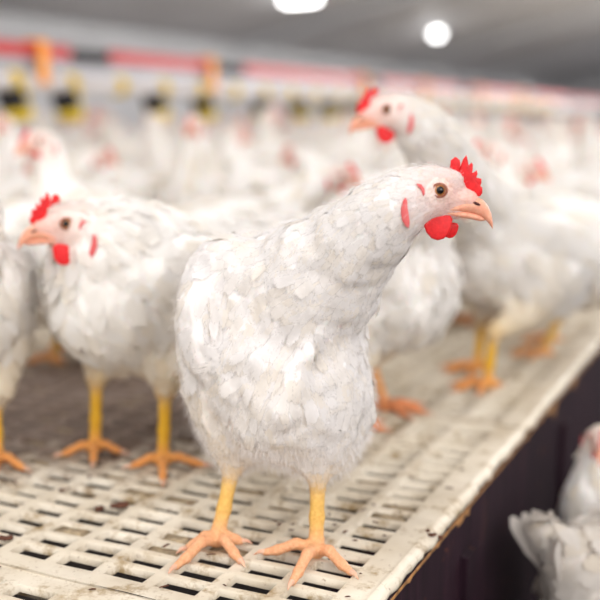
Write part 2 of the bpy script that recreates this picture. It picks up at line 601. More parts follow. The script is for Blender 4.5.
class Prim:
    # col: colour, flow: feather direction, fl: feather length (0 = bare)
    def __init__(s, kind, k, col, flow, fl, **kw):
        s.kind = kind; s.k = k; s.col = np.array(col); s.flow = nrm(flow) if flow is not None else np.zeros(3); s.fl = fl
        s.__dict__.update(kw)

    def bounds(s):
        if s.kind == 'E':
            e = np.sqrt(((s.R * s.r[None, :]) ** 2).sum(1)); return s.c - e, s.c + e
        r = max(s.r1, s.r2)
        return np.minimum(s.a, s.b) - r, np.maximum(s.a, s.b) + r

    def dist(s, X):
        if s.kind == 'E':
            q = (X - s.c) @ s.R
            k0 = np.sqrt(((q / s.r) ** 2).sum(-1)); k1 = np.sqrt(((q / s.r ** 2) ** 2).sum(-1)) + 1e-9
            return k0 * (k0 - 1) / k1
        ab = s.b - s.a
        t = np.clip(((X - s.a) @ ab) / (ab @ ab), 0, 1)
        return np.sqrt(((X - s.a - t[..., None] * ab) ** 2).sum(-1)) - (s.r1 + t * (s.r2 - s.r1))


def ell(c, r, R=None, k=.03, col=(1, 1, 1), flow=None, fl=0):
    return Prim('E', k, col, flow, fl, c=np.array(c, float), r=np.array(r, float), R=np.eye(3) if R is None else R)


def cone(a, b, r1, r2, k=.02, col=(1, 1, 1), flow=None, fl=0):
    return Prim('C', k, col, flow, fl, a=np.array(a, float), b=np.array(b, float), r1=r1, r2=r2)


def surface(prims, h):
    lo = np.min([p.bounds()[0] for p in prims], 0) - 3 * h
    hi = np.max([p.bounds()[1] for p in prims], 0) + 3 * h
    n = np.ceil((hi - lo) / h).astype(int) + 1
    A = [lo[i] + h * np.arange(n[i]) for i in range(3)]
    Fd = np.full(n, 0.5, dtype=np.float32)
    for p in prims:
        b0, b1 = p.bounds(); m_ = p.k + 3 * h
        i0 = np.maximum(0, np.floor((b0 - m_ - lo) / h).astype(int)); i1 = np.minimum(n, np.ceil((b1 + m_ - lo) / h).astype(int) + 1)
        sl = tuple(slice(a, b) for a, b in zip(i0, i1))
        X = np.stack(np.meshgrid(*[A[i][sl[i]] for i in range(3)], indexing='ij'), -1)
        d = p.dist(X).astype(np.float32)
        f = Fd[sl]
        hh = np.clip(p.k - np.abs(f - d), 0, None) / p.k
        Fd[sl] = np.minimum(f, d) - hh * hh * p.k * .25
    # surface nets
    ins = Fd < 0
    cnt = np.zeros(tuple(n - 1), dtype=np.int8)
    for dx in (0, 1):
        for dy in (0, 1):
            for dz in (0, 1):
                cnt += ins[dx:n[0] - 1 + dx, dy:n[1] - 1 + dy, dz:n[2] - 1 + dz]
    act = (cnt > 0) & (cnt < 8)
    ci = np.argwhere(act)
    vid = np.full(act.shape, -1, dtype=np.int32); vid[act] = np.arange(len(ci))
    acc = np.zeros((len(ci), 3)); num = np.zeros(len(ci))
    cor = [(x, y, z) for x in (0, 1) for y in (0, 1) for z in (0, 1)]
    val = {c: Fd[ci[:, 0] + c[0], ci[:, 1] + c[1], ci[:, 2] + c[2]] for c in cor}
    for c in cor:
        for ax in range(3):
            if c[ax]: continue
            c2 = list(c); c2[ax] = 1; c2 = tuple(c2)
            a, b = val[c], val[c2]
            x = (a < 0) != (b < 0)
            t = np.where(x, a / np.where(x, a - b, 1), 0)
            pt = np.tile(np.array(c, float), (len(ci), 1)); pt[:, ax] = t
            acc += pt * x[:, None]; num += x
    V = lo + h * (ci + acc / num[:, None])
    Q = []
    for ax in range(3):
        o1, o2 = (ax + 1) % 3, (ax + 2) % 3
        s0 = [slice(None)] * 3; s1 = [slice(None)] * 3
        s0[ax] = slice(0, -1); s1[ax] = slice(1, None)
        a = ins[tuple(s0)]; b = ins[tuple(s1)]
        e = np.argwhere(a != b)
        e = e[(e[:, o1] > 0) & (e[:, o2] > 0) & (e[:, o1] < n[o1] - 1) & (e[:, o2] < n[o2] - 1)]
        sg = a[e[:, 0], e[:, 1], e[:, 2]]
        u = np.zeros(3, int); u[o1] = 1; w = np.zeros(3, int); w[o2] = 1
        g = lambda q: vid[q[:, 0], q[:, 1], q[:, 2]]
        q = np.stack([g(e - u - w), g(e - w), g(e), g(e - u)], 1)
        q[~sg] = q[~sg][:, ::-1]
        Q.append(q)
    Q = np.vstack(Q)
    return V, Q


def attrs(prims, X, w=.006):
    col = np.zeros((len(X), 3)); flow = np.zeros((len(X), 3)); fl = np.zeros(len(X)); tot = np.zeros(len(X)) + 1e-12
    ds = np.stack([p.dist(X) for p in prims], 0)
    mn = ds.min(0)
    for p, d in zip(prims, ds):
        g = np.exp(-(d - mn) / w); tot += g
        col += g[:, None] * p.col; fl += g * p.fl
    col /= tot[:, None]; fl /= tot
    tot2 = np.zeros(len(X)) + 1e-12
    for p, d in zip(prims, ds):
        g = np.exp(-(d - mn) / (w * 3.5)); flow += g[:, None] * p.flow
    return col, flow, fl


def vnormals(V, Q):
    n = np.cross(V[Q[:, 2]] - V[Q[:, 0]], V[Q[:, 3]] - V[Q[:, 1]])
    N_ = np.zeros_like(V)
    for k in range(4): np.add.at(N_, Q[:, k], n)
    return N_ / (np.linalg.norm(N_, axis=1, keepdims=True) + 1e-12)


def feathers(V, Q, flow, fl, bcol, r, dens=5.0, rows=5, mess=.22, white=(.90, .875, .85), lift=.10, mat=None, lscale=1.0, soft=.7, camber=.10, hmul=1.0):
    Nv = vnormals(V, Q)
    fa = np.linalg.norm(np.cross(V[Q[:, 2]] - V[Q[:, 0]], V[Q[:, 3]] - V[Q[:, 1]]), axis=1) / 2
    fl_f = fl[Q].mean(1) * lscale
    ok = fl_f > .0035
    wgt = np.where(ok, fa * dens / np.maximum(fl_f, .003) ** 2, 0)
    n = int(wgt.sum())
    pick = r.choice(len(Q), n, p=wgt / wgt.sum())
    b = r.random((n, 4)) + .05; b /= b.sum(1, keepdims=True)
    P0 = (V[Q[pick]] * b[..., None]).sum(1); Nn = (Nv[Q[pick]] * b[..., None]).sum(1)
    Nn /= np.linalg.norm(Nn, axis=1, keepdims=True)
    f = (flow[Q[pick]] * b[..., None]).sum(1) + r.normal(0, mess * .35, (n, 3)) * np.linalg.norm(flow[Q[pick][:, 0]], axis=1, keepdims=True)
    # clumps: slow variation of the direction over the body
    ph = P0 @ np.array([[41., 23., -17.], [-19., 47., 29.], [31., -27., 43.]])
    f /= np.linalg.norm(f, axis=1, keepdims=True) + 1e-9
    f += np.sin(ph + 1.3) * mess
    f -= (f * Nn).sum(1, keepdims=True) * Nn
    f /= np.linalg.norm(f, axis=1, keepdims=True) + 1e-9
    sd = np.cross(Nn, f)
    Lh = (fl[Q[pick]] * b).sum(1) * lscale * r.uniform(.75, 1.25, n)
    Wd = Lh * r.uniform(.26, .36, n)
    lf = lift * r.uniform(.4, 1.7, n) + (r.random(n) < .03) * .18
    curl = lf * r.uniform(.5, 1.2, n) + Lh * 3.5
    off = r.uniform(.0, .0012, n)
    ts = np.linspace(0, 1, rows); ss = np.array([-1., 0., 1.])
    prof = np.interp(ts, [0, .2, .5, .8, 1], [.45, .85, 1, .8, .18])
    VV = np.zeros((n, rows, 3, 3)); UV = np.zeros((n, rows, 3, 2))
    skew = r.normal(0, .12, n)
    for i, t in enumerate(ts):
        cen = P0 + f * (Lh * t)[:, None] + Nn * (off + Lh * (lf * t - curl * .6 * t * t) - .0006 + .0004)[:, None] + sd * (skew * Lh * t * t)[:, None]
        for j, s_ in enumerate(ss):
            jit = r.normal(0, .05, n) * (t > .5)
            VV[:, i, j] = cen + sd * (Wd * prof[i] * s_)[:, None] - Nn * (abs(s_) * Wd * .16)[:, None] + f * (jit * Lh)[:, None]
            UV[:, i, j, 0] = s_; UV[:, i, j, 1] = t * .995
    tree = BVHTree.FromPolygons(V.tolist(), Q.tolist())
    Nq = np.cross(V[Q[:, 2]] - V[Q[:, 0]], V[Q[:, 3]] - V[Q[:, 1]])
    VF = VV.reshape(-1, 3); BN = np.zeros_like(VF); SP = np.zeros_like(VF)
    for i_, p_ in enumerate(VF.tolist()):
        loc, nn_, fi, dd_ = tree.find_nearest(p_)
        SP[i_] = loc; q4 = Q[fi]
        w4 = 1 / (np.linalg.norm(V[q4] - SP[i_], axis=1) + 1e-5)
        BN[i_] = w4 @ Nv[q4]
    BN /= np.linalg.norm(BN, axis=1, keepdims=True) + 1e-9
    lay = r.uniform(.0006, .0024, n) * hmul
    hgt = (lay[:, None, None] + (Lh * lf)[:, None, None] * (ts ** 1.6)[None, :, None] - (Wd * camber)[:, None, None] * (ss ** 2)[None, None, :] * .5)
    hgt[:, 0, :] = -.0008
    VV = (SP + BN * np.broadcast_to(hgt, (n, rows, 3)).reshape(-1, 1)).reshape(n, rows, 3, 3)
    UV[..., 1] += np.floor(r.random(n) * 50)[:, None, None]
    base = (np.arange(n) * rows * 3)[:, None, None]
    q = []
    for i in range(rows - 1):
        for j in range(2):
            q.append((i * 3 + j, (i + 1) * 3 + j, (i + 1) * 3 + j + 1, i * 3 + j + 1))
    Qf = (base + np.array(q)[None]).reshape(-1, 4)
    tint = np.array(white)[None] * (1 - r.random((n, 1)) * .02) * (1 - np.array([[0, .03, .09]]) * (r.random((n, 1)) ** 2) * 1.2)
    tint = tint * np.clip(bcol[Q[pick, 0]] / np.array(WHITE), 0, 1.03)
    cols = np.repeat(tint, rows * 3, 0)
    me = mesh('plumage', VV.reshape(-1, 3), Qf, mat, True, cols, UV.reshape(-1, 2))
    if soft > 0:
        own = vnormals(VV.reshape(-1, 3), Qf); bn = BN
        tt = np.tile(np.repeat(ts, 3), n)[:, None]
        nn = bn * soft + own * (1 - soft); nn /= np.linalg.norm(nn, axis=1, keepdims=True) + 1e-9
        me.normals_split_custom_set_from_vertices(nn.tolist())
    return me


def strands(V, Q, flow, fl, r, count, length, rad, region, white, mat):
    """loose down: thin tapering barbs standing off the plumage"""
    Nv = vnormals(V, Q); cen = V[Q].mean(1)
    w = region(cen) * (fl[Q].mean(1) > .003)
    fa = np.linalg.norm(np.cross(V[Q[:, 2]] - V[Q[:, 0]], V[Q[:, 3]] - V[Q[:, 1]]), axis=1)
    w = w * fa
    pick = r.choice(len(Q), count, p=w / w.sum())
    P0 = cen[pick] + r.normal(0, .001, (count, 3)); Nn = Nv[Q[pick, 0]]
    f = flow[Q[pick, 0]]; f = f / (np.linalg.norm(f, axis=1, keepdims=True) + 1e-9)
    d = f * .9 + Nn * r.uniform(.1, .6, (count, 1)) + r.normal(0, .25, (count, 3))
    d /= np.linalg.norm(d, axis=1, keepdims=True)
    sd = np.cross(d, r.normal(0, 1, (count, 3))); sd /= np.linalg.norm(sd, axis=1, keepdims=True)
    Lh = length * r.uniform(.5, 1.2, count) * np.clip(fl[Q[pick, 0]] / .018, .25, 1)
    VV = np.zeros((count, 3, 2, 3))
    bend = r.normal(0, .15, (count, 3))
    for i, t in enumerate((0, .5, 1)):
        c = P0 + d * (Lh * t)[:, None] + bend * (Lh * t * t)[:, None] + Nn * .002
        ww = rad * (1 - .85 * t)
        VV[:, i, 0] = c - sd * ww; VV[:, i, 1] = c + sd * ww
    base = (np.arange(count) * 6)[:, None, None]
    Qf = (base + np.array([(0, 1, 3, 2), (2, 3, 5, 4)])[None]).reshape(-1, 4)
    cols = np.tile(np.array(white), (count * 6, 1))
    return mesh('down', VV.reshape(-1, 3), Qf, mat, True, cols, np.zeros((count * 6, 2)))


def bez(p0, p1, p2, p3, n):
    t = np.linspace(0, 1, n)[:, None]
    return (1 - t) ** 3 * p0 + 3 * (1 - t) ** 2 * t * p1 + 3 * (1 - t) * t * t * p2 + t ** 3 * p3


def uvsphere(c, r, n=16, m=10, R=None):
    V = []; Fc = []
    r = np.array(r if hasattr(r, '__len__') else (r, r, r), float)
    for i in range(m + 1):
        a = PI * i / m
        for j in range(n):
            w = 2 * PI * j / n
            p = np.array([math.sin(a) * math.cos(w), math.sin(a) * math.sin(w), math.cos(a)]) * r
            V.append(np.array(c) + (R @ p if R is not None else p))
    for i in range(m):
        for j in range(n):
            a = i * n + j; b = i * n + (j + 1) % n
            Fc.append((a, a + n, b + n, b))
    return V, Fc


WHITE = (.88, .85, .82)
CREAM = (.84, .73, .56)
PINK = (.85, .46, .39)
FACE = (.88, .64, .58)


def outline_solid(pts, thick, y0=0.0, bulge=1.0):
    """a soft flat solid from a profile in the x-z plane (comb, wattle, lobe)"""
    pts = np.array(pts, float); n = len(pts); c = pts.mean(0)
    V = []; Fc = []
    layers = [(-1, .55), (-.75, .86), (0, 1.0), (.75, .86), (1, .55)]
    sp = c + (pts - c)
    for ly, sc in layers:
        for p in sp:
            q = c + (p - c) * (1 - (1 - sc) * .35)
            V.append((q[0], y0 + ly * thick * bulge, q[1]))
    L_ = len(layers)
    for l in range(L_ - 1):
        for i in range(n):
            a = l * n + i; b = l * n + (i + 1) % n
            Fc.append((a, b, b + n, a + n))
    for l, sgn in ((0, -1), (L_ - 1, 1)):
        ic = len(V); V.append((c[0], y0 + sgn * thick * 1.05, c[1]))
        for i in range(n):
            a = l * n + i; b = l * n + (i + 1) % n
            Fc.append((a, ic, b) if sgn < 0 else (b, ic, a))
    return V, Fc


def hen_meshes(sp, seed=1):
    """all part meshes of one hen, in its own frame: +x ahead, +z up, z=0 under the feet"""
    r = np.random.default_rng(seed)
    if 'tail_len' in sp: sp['tail'] = (sp['tail'][0], sp['tail_dir'], sp['tail_len'])
    hq = sp.get('detail', 0)                   # 2 = in focus, 1 = near, 0 = flock
    legc = sp.get('leg_col', (.80, .52, .14)); toec = sp.get('toe_col', (.82, .40, .17))
    pr = []
    up = np.array([0, 0, 1.]); back = np.array([-1, 0, -.25])
    for p in sp['torso']: pr.append(p)
    # head frame
    Hc = np.array(sp['head'], float)
    Rh = rot((0, 0, 1), sp['head_yaw']) @ rot((0, 1, 0), -sp.get('head_pitch', 0)) @ rot((1, 0, 0), sp.get('head_roll', 0))
    hs = sp.get('head_scale', 1.0) * .001
    hp = lambda x, y, z: Hc + Rh @ (np.array([x, y, z], float) * hs)
    # neck
    nb = np.array(sp['neck_base'], float); nr0 = sp.get('neck_r', .062)
    he = hp(-30, 0, -8)
    hd = Rh @ nrm(sp.get('nape', (-.75, 0, -.65)))
    c1 = nb + np.array(sp.get('neck_dir', (.05, 0, .10)), float)
    path = bez(nb, c1, he + hd * sp.get('nape_len', .06), he, 9)
    rr = np.interp(np.linspace(0, 1, 9), [0, .35, .7, 1], [nr0, nr0 * .74, .034, .025]) if 'neck_rs' not in sp else np.interp(np.linspace(0, 1, 9), *sp['neck_rs'])
    for i in range(8):
        fd = path[i] - path[i + 1]
        pr.append(cone(path[i], path[i + 1], rr[i], rr[i + 1], .03 if i < 3 else .012, WHITE, fd, .024 if i < 4 else (.018 if i < 6 else .013)))
    bk = Rh @ np.array([-1, 0, -.35])
    pr.append(ell(hp(-9, 0, 3), np.array([29, 18, 21]) * hs, Rh, .010, WHITE, bk, .008))
    pr.append(cone(hp(-14, 0, -3), hp(-34, 0, -12), 20 * hs, 25 * hs, .012, WHITE, bk, .010))
    pr.append(cone(hp(4, 0, -3), hp(30, 0, -9), 16.5 * hs, 9.5 * hs, .008, PINK, bk, .0))
    pr.append(cone(hp(-10, 0, -13), hp(17, 0, -21), 16 * hs, 7.5 * hs, .008, FACE, bk, .004))
    pr.append(ell(hp(9, 0, 11), np.array([15, 11, 9]) * hs, Rh, .008, (.90, .84, .81), bk, .0065))
    for sy in (-1, 1):
        pr.append(ell(hp(1, sy * 12, 0), np.array([12, 6.5, 10]) * hs, Rh, .004, PINK, bk, 0))
        pr.append(ell(hp(-16, sy * 13.5, -10), np.array([12, 7, 12]) * hs, Rh, .005, FACE, bk, .0045))
    # legs and feet
    claws = []
    for hip, knee, hock, foot, toes in sp['legs']:
        hip, knee, hock, foot = [np.array(q, float) for q in (hip, knee, hock, foot)]
        pr.append(cone(hip, knee, sp.get('thigh_r', .052), .030, .03, (.86, .79, .69), (-.2, 0, -1), .020))
        pr.append(cone(knee, hock, .030, .014, .012, CREAM, (-.1, 0, -1), .014))
        lc = legc
        mid = hock * .45 + foot * .55
        pr.append(cone(hock, mid, .0095, .0076, .006, lc, None, 0))
        pr.append(cone(mid, foot + (0, 0, .010), .0076, .0088, .006, lc, None, 0))
        pr.append(ell(foot + (0, 0, .006), (.012, .012, .007), None, .006, toec, None, 0))
        for (dx, dy, cz) in toes:           # toe vector on the ground, knuckle height
            v = np.array([dx, dy, 0.]); ln = np.linalg.norm(v); v /= ln; pv = np.array([-v[1], v[0], 0])
            p0 = foot + (0, 0, .009)
            k1 = foot + v * ln * .36 + np.array([0, 0, .0105 + cz]); k2 = foot + v * ln * .70 + np.array([0, 0, .0070]); k3 = foot + v * ln * .92 + np.array([0, 0, .0045])
            pr.append(cone(p0, k1, .0072, .0060, .004, toec, None, 0))
            pr.append(cone(k1, k2, .0060, .0056, .003, toec, None, 0))
            pr.append(cone(k2, k3, .0054, .0040, .003, toec, None, 0))
            claws.append((k3, v))
    if hq < 2: sp.setdefault('small_fl', .55)
    h = {2: .0023, 1: .0036, 0: .0052}[hq]
    V, Q = surface(pr, h)
    col, flow, fl = attrs(pr, V)
    NV = vnormals(V, Q); am = np.clip((fl - .010) / .012, 0, 1) * {2: .0030, 1: .0028, 0: .0022}[hq]
    fn = flow / (np.linalg.norm(flow, axis=1, keepdims=True) + 1e-9)
    lum = np.zeros(len(V)); Vl = V.tolist()
    for sc_, am_ in ((34, 1.3), (75, .7)):
        lum += am_ * np.array([pnoise.noise((p[0] * sc_ + seed * 3.1, p[1] * sc_, p[2] * sc_ * .7)) for p in Vl])
    lum *= 1.6
    V = V + NV * (am * lum)[:, None]
    if hq < 2: fl = np.where(fl < .012, fl * sp['small_fl'], fl)
    eyes = [hp(0, sy * 17, 1) for sy in (-1, 1)]
    for ec in eyes:
        de = np.linalg.norm(V - ec, axis=1) / hs
        fl = fl * np.clip((de - 11) / 6, 0, 1)
    wr = np.array(sp.get('white', (.90, .875, .85))) / np.array((.90, .875, .85)); fm = np.clip(fl / .01, 0, 1)[:, None]
    cols = np.concatenate([np.clip(col * (1 - fm + fm * wr), 0, 1), np.clip(1 - fl[:, None] / .006, 0, 1)], 1)
    def side_y(x, z, sy, lo=2.0, hi=45.0):
        ys = np.arange(hi, lo, -.4)
        X = np.array([hp(x, sy * y, z) for y in ys])
        Fv = np.full(len(ys), .5)
        for p in pr:
            d = p.dist(X); hh = np.clip(p.k - np.abs(Fv - d), 0, None) / p.k
            Fv = np.minimum(Fv, d) - hh * hh * p.k * .25
        ok = np.where(Fv < 0)[0]
        return ys[ok[0]] if len(ok) else lo
    out = {}
    Vb = V - vnormals(V, Q) * (np.clip(fl / .02, 0, 1) * (.0010 if hq == 2 else .0015))[:, None]
    out['body'] = mesh('body', Vb, Q, M['skin'], True, cols)
    white = sp.get('white', (.90, .875, .85) if hq else (.89, .85, .79))
    if hq == 2:
        out['plumage'] = feathers(V, Q, flow, fl, col, r, 8.5, 7, .26, white, .006, M['feather'], 1.15, 1.0, .0, .20)
        out['down'] = strands(V, Q, flow, fl, r, 24000, .013, .00012, lambda c: 1.0 + 4 * (c[:, 2] < .13) + 2 * (c[:, 2] > .40) + 1.2 * (fl[Q].mean(1) < .0125), white, M['feather2'])
    elif hq == 1:
        out['plumage'] = feathers(V, Q, flow, fl, col, r, 3.2, 4, .20, white, .10, M['feather2'], 1.25)
    else:
        out['plumage'] = feathers(V, Q, flow, fl, col, r, 1.1, 3, .22, white, .12, M['feather2'], 1.9)
    # tail: broad quills in a fan
    if 'tail' in sp:
        tb = np.array(sp['tail'][0], float); td = nrm(sp['tail'][1]); tl = sp['tail'][2]
        side = nrm(np.cross(td, up)); un = np.cross(side, td)
        V_ = []; Q_ = []; UV_ = []
        nq = 11
        for i in range(nq):
            a = (i - (nq - 1) / 2) / ((nq - 1) / 2)
            dv = nrm(td + side * a * .42 + un * (.10 - .22 * abs(a))); o0 = tb + side * a * .022 - un * abs(a) * .012 + un * .004 * (i % 2)
            nn = nrm(np.cross(dv, side) * -1 + side * a * 1.1); ws = np.cross(nn, dv)
            L0 = tl * (1 - .15 * abs(a)) * r.uniform(.92, 1.06)
            b0 = len(V_)
            for k in range(7):
                t = k / 6; w = .014 * np.interp(t, [0, .3, .8, 1], [.5, 1, .95, .25])
                for s_ in (-1, 0, 1):
                    V_.append(o0 + dv * L0 * t + ws * w * s_ - nn * abs(s_) * w * .15 - un * .10 * L0 * t * t)
                    UV_.append((s_, t * .99))
            for k in range(6):
                for j in range(2):
                    q = b0 + k * 3 + j; Q_.append((q, q + 1, q + 4, q + 3))
        out['tail_feathers'] = mesh('tail_feathers', V_, np.array(Q_), M['feather2'] if hq < 2 else M['feather'], True, np.tile(np.array(white), (len(V_), 1)), UV_)

    # --- head parts, built in profile then carried into place
    def carry(Vl): return [Hc + Rh @ (np.array(p, float) * hs) for p in Vl]
    comb = sp.get('comb', 'full')
    if comb == 'full':
        lobes = [[(16, 13), (11, 22), (11.5, 29), (16, 32.5), (20.5, 29), (21, 24), (19, 18)],
                 ]
        main = [(14, 13), (18, 18), (21, 23), (23.5, 30), (26.5, 34), (27.2, 29), (26.6, 23), (28.5, 23), (31.5, 27), (33.2, 25), (33, 20), (32, 16.5), (34.5, 17.5), (37.2, 19.5), (38, 16), (36.8, 11.5), (39, 11),
                (42.0, 11), (42, 7), (41, 3.5), (43.2, 2), (43.2, -3), (41, -6), (36, -6), (30, -2), (24, 3), (18, 8)]
    else:
        lobes = []
        main = [(10, 14), (13, 20), (15.5, 26), (18.5, 30), (21, 30), (23, 27), (25, 25), (28, 22), (29, 18.5), (32, 16), (34, 12), (36.5, 9.5), (38, 5), (41, 1), (41.5, -4), (38, -6), (32, -2), (24, 4), (16, 9)]
    mb = MB()
    v_, f_ = outline_solid(main, 1.5); mb.add(carry(v_), f_)
    for lb in lobes:
        v_, f_ = outline_solid(lb, 1.7, y0=-1.5); mb.add(carry(v_), f_)
    out['comb'] = mesh('comb', mb.v, mb.f, M['comb'], True)
    ws = sp.get('wattle', 1.0)
    wat = [(-14, -27), (-13.5, -34), (-11, -41), (-6, -46.5), (0, -48.5), (6, -47), (10.5, -42.5), (13, -36), (14.5, -28), (12, -24), (6, -22.5), (-2, -23), (-9, -24.5)]
    wat = [(1 + (x - 1) * ws, -24 + (z + 24) * ws) for x, z in wat]
    wl = []
    for sy in (-1, 1):
        q = wat if sy == -1 or sp.get('both', True) else [(x * .62 + 13, -41 + (z + 36) * .62) for x, z in wat]
        wy = 7.5 if hq == 2 else max(7.5, side_y(0, -28, sy) + 1.5)
        v_, f_ = outline_solid(q, 2.2, y0=sy * wy)
        v_ = [(x, y + sy * .10 * max(0, -26 - z), z) for x, y, z in v_]
        wl.append(mesh('wattle', carry(v_), f_, M['comb'], True))
    out['wattle'] = wl
    out['ear_lobe'] = []
    for sy in (-1, 1):
        lobe = [(-35, -8), (-37, -14), (-37.5, -21), (-36, -28), (-32.5, -34), (-29.5, -36), (-28.5, -31), (-29.5, -24), (-31, -16), (-31.5, -9), (-33, -6)]
        v_, f_ = outline_solid([(x + .5, z + 1) for x, z in lobe], 1.6, y0=sy * (side_y(-30, -20, sy) + (1.2 if hq == 2 else 3.0)))
        v_ = [(x, y + sy * .06 * (z + 20), z) for x, y, z in v_]
        out['ear_lobe'].append(mesh('ear_lobe', carry(v_), f_, M['lobe'], True))
    out['ear'] = []
    for sy in (-1, 1):
        a = [(-22, 8), (-17.5, 7), (-14.5, 3), (-14, -2), (-15.5, -4.5), (-17, -1), (-18.5, 3), (-21.5, 5.5)]
        v_, f_ = outline_solid([(x, z) for x, z in a], 1.3, y0=sy * (side_y(-17, 3, sy) + .8))
        out['ear'].append(mesh('ear', carry(v_), f_, M['lobe'], True))

    # beak: upper mandible hooks over the lower
    def mandible(spine, half_w, half_h, n=14):
        V_ = []; Q_ = []
        for (x, z), w, hh in zip(spine, half_w, half_h):
            for k in range(n):
                a = 2 * PI * k / n
                V_.append((x + (.25 * hh * math.sin(a)), w * math.cos(a), z + hh * math.sin(a)))
        for i in range(len(spine) - 1):
            for k in range(n):
                a = i * n + k; b = i * n + (k + 1) % n
                Q_.append((a, a + n, b + n, b))
        Q_.append(tuple(range(n))); Q_.append(tuple((len(spine) - 1) * n + k for k in reversed(range(n))))
        return V_, Q_
    up_s = [(9, -18.5), (18, -17), (27, -14.5), (36, -14.5), (42, -17), (47, -21), (51.3, -27.5), (53.8, -34), (54.2, -37.5)]
    v_, f_ = mandible(up_s, [11.5, 11, 9.5, 8, 7, 5.6, 4, 2, .6], [2.2, 4.5, 7.2, 8.2, 7.8, 6.6, 4.8, 2.4, .6])
    out['upper_beak'] = mesh('upper_beak', carry(v_), f_, M['beak'], True)
    lo_s = [(8, -21.5), (18, -22.8), (28, -24), (37, -26), (43, -28), (47, -29)]
    v_, f_ = mandible(lo_s, [10.5, 9, 7.5, 6, 4, 1.2], [3.2, 3.6, 3.6, 3.2, 2.4, .8])
    out['lower_beak'] = mesh('lower_beak', carry(v_), f_, M['beak'], True)
    out['nostril'] = []
    for sy in (-1, 1):
        v_, f_ = uvsphere((37, sy * 7.3, -12.5), (4.2, 1.4, 1.5), 12, 8, rot((0, 1, 0), .38))
        out['nostril'].append(mesh('nostril', carry(v_), f_, M['nostril'], True))
    out['eye'] = []
    for sy in (-1, 1):
        ey = side_y(0, 1, sy)
        v_, f_ = uvsphere((0, sy * (ey - 3.2), 1), (6.2, 6.0, 6.2), 24, 16)
        eye = mesh('eye', carry(v_), f_, M['iris'], True)
        v_, f_ = uvsphere((.4, sy * (ey + .3), 1.2), (4.15, 3.2, 4.15), 18, 12)
        pup = mesh('pupil', carry(v_), f_, M['pupil'], True)
        mb = MB()
        for rad, th, yy in ((6.2, .6, ey + .5), (7.2, .7, ey - .1)):
            ring = [((0 + rad * 1.06 * math.cos(a)), sy * (yy), 1 + rad * .95 * math.sin(a)) for a in np.linspace(0, 2 * PI, 25)]
            mb.tube(carry(ring), th * hs, 8, cap=False, up=Rh @ np.array([0, 1, 0]))
        lid = mesh('eyelid', mb.v, mb.f, M['lid'], True)
        out['eye'].append((eye, pup, lid))
    out['claw'] = []
    if hq >= 1:
        for k3, v in claws:
            mb = MB(); p1 = k3 + v * .007 + np.array([0, 0, .0005]); p2 = k3 + v * .013 + np.array([0, 0, -.0030])
            mb.tube([k3 - v * .003, k3 + v * .002 + np.array([0, 0, .0006]), p1, p2], [.0034, .0033, .0022, .0004], 8)
            out['claw'].append(mesh('claw', mb.v, mb.f, M['claw'], True))
    return out


PART_LABEL = {'comb': 'red serrated comb', 'upper_beak': 'orange-pink upper beak with hooked tip', 'lower_beak': 'orange-pink lower beak', 'body': None}


def hen_object(meshes, loc, rz, label, group='white hens on the slatted platform', name='hen', scale=1.0):
    root = empty(name, loc, rz)
    root.scale = (scale,) * 3
    tag(root, label, 'chicken', group)
    b_ = link('body', meshes['body'], root)
    for k in ('plumage', 'down', 'tail_feathers', 'comb', 'upper_beak', 'lower_beak'):
        if k in meshes:
            o = link(k, meshes[k], root)
            if PART_LABEL.get(k): o['label'] = PART_LABEL[k]
            if k == 'upper_beak':
                for m_ in meshes['nostril']: link('nostril', m_, o)
    for k in ('wattle', 'ear_lobe', 'ear', 'claw'):
        for m_ in meshes[k]: link(k, m_, root)
    for e, p, l in meshes['eye']:
        o = link('eye', e, root); link('pupil', p, o); link('eyelid', l, o)
    return root


def copy_tree(o, parent=None):
    c = o.copy(); C.objects.link(c)
    if parent: c.parent = parent
    for ch in list(o.children): copy_tree(ch, c)
    return c


def std_torso(pitch=.22, z=0.0, fat=1.0, tail_up=0.0):
    R = rot((0, 1, 0), -pitch)
    o = np.array([0, 0, .205 + z])
    q = lambda x, y, zz: o + R @ np.array([x, y, zz])
    v = lambda x, y, zz: R @ np.array([x, y, zz])
    return [
        ell(q(-.03, 0, 0), (.155, .098 * fat, .105 * fat), R, .03, WHITE, v(-1, 0, -.15), .030),
        ell(q(.065, 0, -.012), (.080, .086 * fat, .095 * fat), R, .03, WHITE, v(-.6, 0, -1), .026),
        ell(q(.02, 0, .055), (.09, .070, .055), R, .03, WHITE, v(-1, 0, -.1), .028),
        ell(q(-.02, .080 * fat, .018), (.115, .030, .070), R @ rot((1, 0, 0), -.12), .012, WHITE, v(-1, 0, -.30), .040),
        ell(q(-.02, -.080 * fat, .018), (.115, .030, .070), R @ rot((1, 0, 0), .12), .012, WHITE, v(-1, 0, -.30), .040),
        ell(q(-.05, 0, -.06), (.075, .075, .055), R, .03, CREAM, v(-.6, 0, -1), .026),
        cone(q(-.13, 0, .035), q(-.195, 0, .075 + tail_up), .062, .024, .04, WHITE, v(-1, 0, .3), .034),
    ]


def tail_of(pitch=.22, z=0.0, tail_up=0.0):
    R = rot((0, 1, 0), -pitch)
    o = np.array([0, 0, .205 + z])
    return (o + R @ np.array([-.165, 0, .062 + tail_up]), R @ np.array([-1, 0, .75 + tail_up * 8]), .085)


TO = [(.050, -.042, .003), (.072, -.003, .004), (.052, .040, .003), (-.028, .004, 0)]


def std_legs(dx0=.02, dx1=-.02, sp_=.055, x=.0):
    out = []
    for sy, dx in ((1, dx0), (-1, dx1)):
        out.append(((x - .01, sy * .055, .165), (x + .01 + dx * .3, sy * .056, .115), (x - .012 + dx * .6, sy * sp_, .088), (x + .006 + dx, sy * sp_, .0), TO))
    return out


